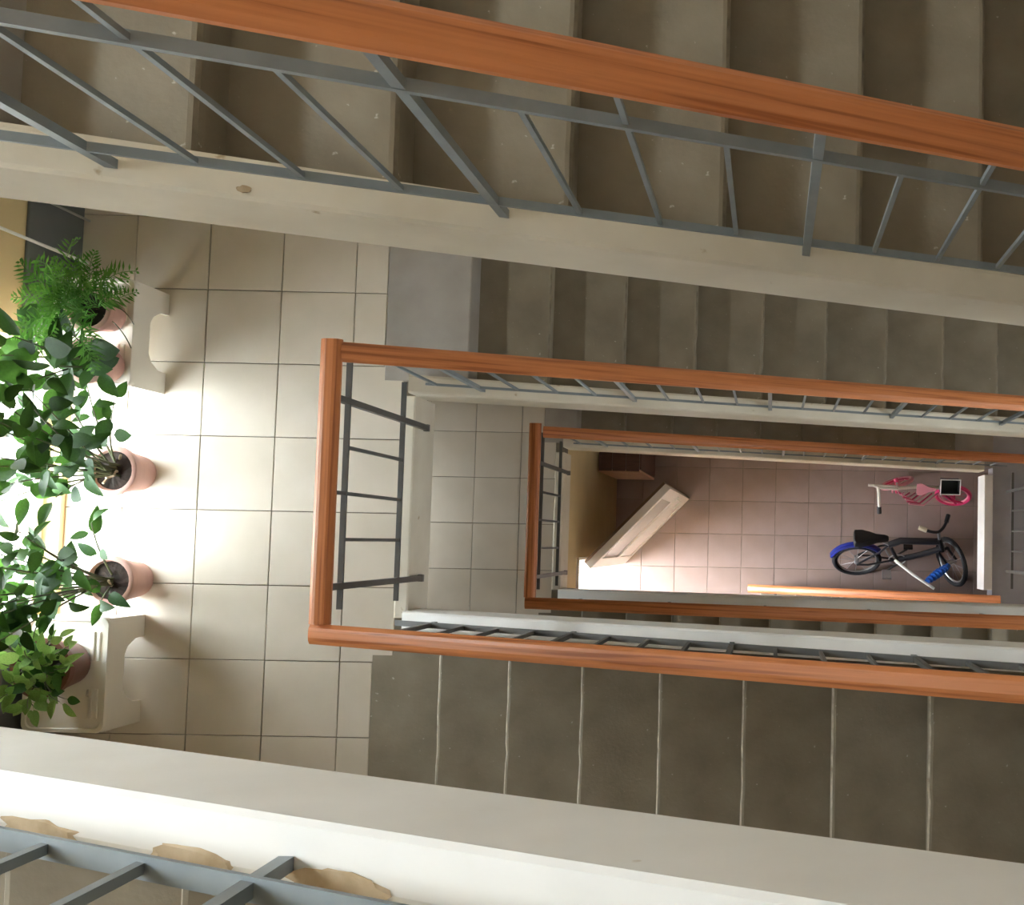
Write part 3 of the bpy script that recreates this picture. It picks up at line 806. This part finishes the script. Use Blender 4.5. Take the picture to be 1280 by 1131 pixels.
ol = [(x, y) for x, y in half] + [(x, -y) for x, y in reversed(half)]; m_ = len(ol)
vs = [(.12 + x, y, .525) for x, y in ol] + [(.12 + x, y, .565) for x, y in ol] + [(.12 + x * .94 - .002, y * .86, .580) for x, y in ol]
fs = [tuple(range(m_ - 1, -1, -1)), tuple(range(2 * m_, 3 * m_))] + [(r_ * m_ + k, r_ * m_ + (k + 1) % m_, (r_ + 1) * m_ + (k + 1) % m_, (r_ + 1) * m_ + k) for r_ in (0, 1) for k in range(m_)]
se.add(vs, fs).build('seat', M['black'], bk, smooth=True)
MB().tube([sk, (.17, 0, .535)], .013, 8).build('seat_post', M['steel'], bk)
hb = []
for t in [i / 12 for i in range(13)]:
    u = (t - .5) * 2; v = dv @ Vector((-.06 * abs(u) ** 2 * 1.5, u * .15, 0)); hb.append(Vector((.675, 0, .66)) + v + Vector((0, 0, .05 * abs(u))))
MB().tube([(.695, 0, .56), (.675, 0, .66)], .014, 8).build('handlebar_stem', M['steel'], bk)
MB().tube(hb, .013, 8).build('handlebar', M['blackpaint'], bk, smooth=True)
for e, f_ in ((hb[0], hb[2]), (hb[-1], hb[-3])): MB().tube([e, f_], .020, 8).build('grip', M['ivory'] if e is hb[0] else M['black'], bk)
cs = MB().tube(arc(bb, .075, 0, 350, 20), .006, 5, closed=True); cs.tube([(bb[0], -.05, bb[2]), (bb[0], .05, bb[2])], .016, 8); cs.build('chainring', M['steel'], bk)
cr = MB().tube([(bb[0], -.05, bb[2]), (bb[0] - .09, -.075, bb[2] - .06)], .009, 6).tube([(bb[0], .05, bb[2]), (bb[0] + .09, .075, bb[2] + .06)], .009, 6); cr.build('crank', M['blackpaint'], bk)
MB().box(bb[0] - .135, -.165, bb[2] - .075, bb[0] - .055, -.075, bb[2] - .05).build('pedal', M['steel'], bk); MB().box(bb[0] + .055, .075, bb[2] + .05, bb[0] + .135, .165, bb[2] + .075).build('pedal', M['black'], bk)
MB().tube([(.33, -.05, .30), (.48, -.19, .29), (.66, -.33, .28)], .013, 8).build('push_bar', M['white_rod'], bk, smooth=True)
bg_ = MB(); 
for i in range(7):
    t = i / 6; bg_.tube([(.60 + .16 * t, -.27 + .10 * t, .30 + .05 * t), (.63 + .16 * t, -.22 + .10 * t, .28 + .05 * t)], .026 + .012 * math.sin(t * 3.1), 8)
bg_.build('bag', M['blue'], bk, smooth=True)
MB().tube([(.30, .03, .22), (.27, .19, .13)], .009, 6).build('kickstand', M['steel'], bk)

pk = thing('pink_bicycle', 'pink and white kids bicycle standing under the flight above the hall', 'bicycle', (1.20, .60, ZG), (R(14), 0, 0))
wheel(pk, 'front_wheel', .14, M['pale_pink'], M['pink'], Matrix.Translation((-.08, 0, .16)) @ Matrix.Rotation(R(18), 4, 'Z'), 8, .018, hub_m=M['pink'])
wheel(pk, 'rear_wheel', .15, M['pink'], M['pale_pink'], Matrix.Translation((.43, -.10, .17)) @ Matrix.Rotation(R(-8), 4, 'Z') @ Matrix.Rotation(R(-42), 4, 'X'), 10, .018, hub_m=M['pink'])
fr = MB().tube([(-.10, 0, .40), (.10, 0, .30), (.36, 0, .36)], .017, 8).tube([(-.36, .03, .44), (-.12, .02, .43)], .012, 6).tube([(.36, 0, .36), (.44, -.02, .17)], .012, 6).tube([(-.10, 0, .42), (-.08, 0, .16)], .014, 6).tube([(.10, 0, .30), (.44, -.02, .17)], .010, 6)
fr.build('frame', M['white_rod'], pk, smooth=True)
MB().tube([(-.28, .03, .50), (-.27, -.03, .50), (-.26, -.15, .49)], .014, 8).tube([(-.32, .04, .50), (-.26, .02, .50), (-.10, 0, .44)], .012, 6).build('handlebar', M['white_rod'], pk, smooth=True)
MB().tube([(-.262, -.15, .49), (-.258, -.21, .488)], .020, 8).build('grip', M['black'], pk)
for i in range(9):
    MB().tube([(-.14 + .018 * i, .03 - .02 * i, .43), (-.14 + .035 * i, -.03 - .015 * i, .38), (-.13 + .05 * i, -.06, .30)], .008, 5).build('streamer', M['pink'] if i % 2 else M['pale_pink'], pk)
bs = MB().box(.27, -.02, .40, .43, .10, .405).box(.27, -.02, .40, .275, .10, .50).box(.425, -.02, .40, .43, .10, .50).box(.27, .095, .40, .43, .10, .50).box(.27, -.02, .40, .43, -.015, .50)
bs.build('basket', M['black'], pk)
MB().tube([(.265, -.025, .505), (.435, -.025, .505), (.435, .105, .505), (.265, .105, .505)], .007, 6, closed=True).build('basket_rim', M['white_rod'], pk)
ss = MB(); vs = [(.16 + x * .55, y * .62, z) for z in (.41, .44) for x, y in ol]
ss.add(vs, [tuple(range(m_ - 1, -1, -1)), tuple(range(m_, 2 * m_))] + [(k, (k + 1) % m_, m_ + (k + 1) % m_, m_ + k) for k in range(m_)]).build('seat', M['pale_pink'], pk); MB().tube([(.16, 0, .29), (.16, 0, .42)], .012, 8).build('seat_post', M['white_rod'], pk)
MB().tube([(.30, -.05, .36), (.40, -.12, .30), (.50, -.15, .26)], .012, 6).tube([(.36, -.04, .34), (.44, -.16, .27)], .012, 6).build('child_footrest', M['pink'], pk)
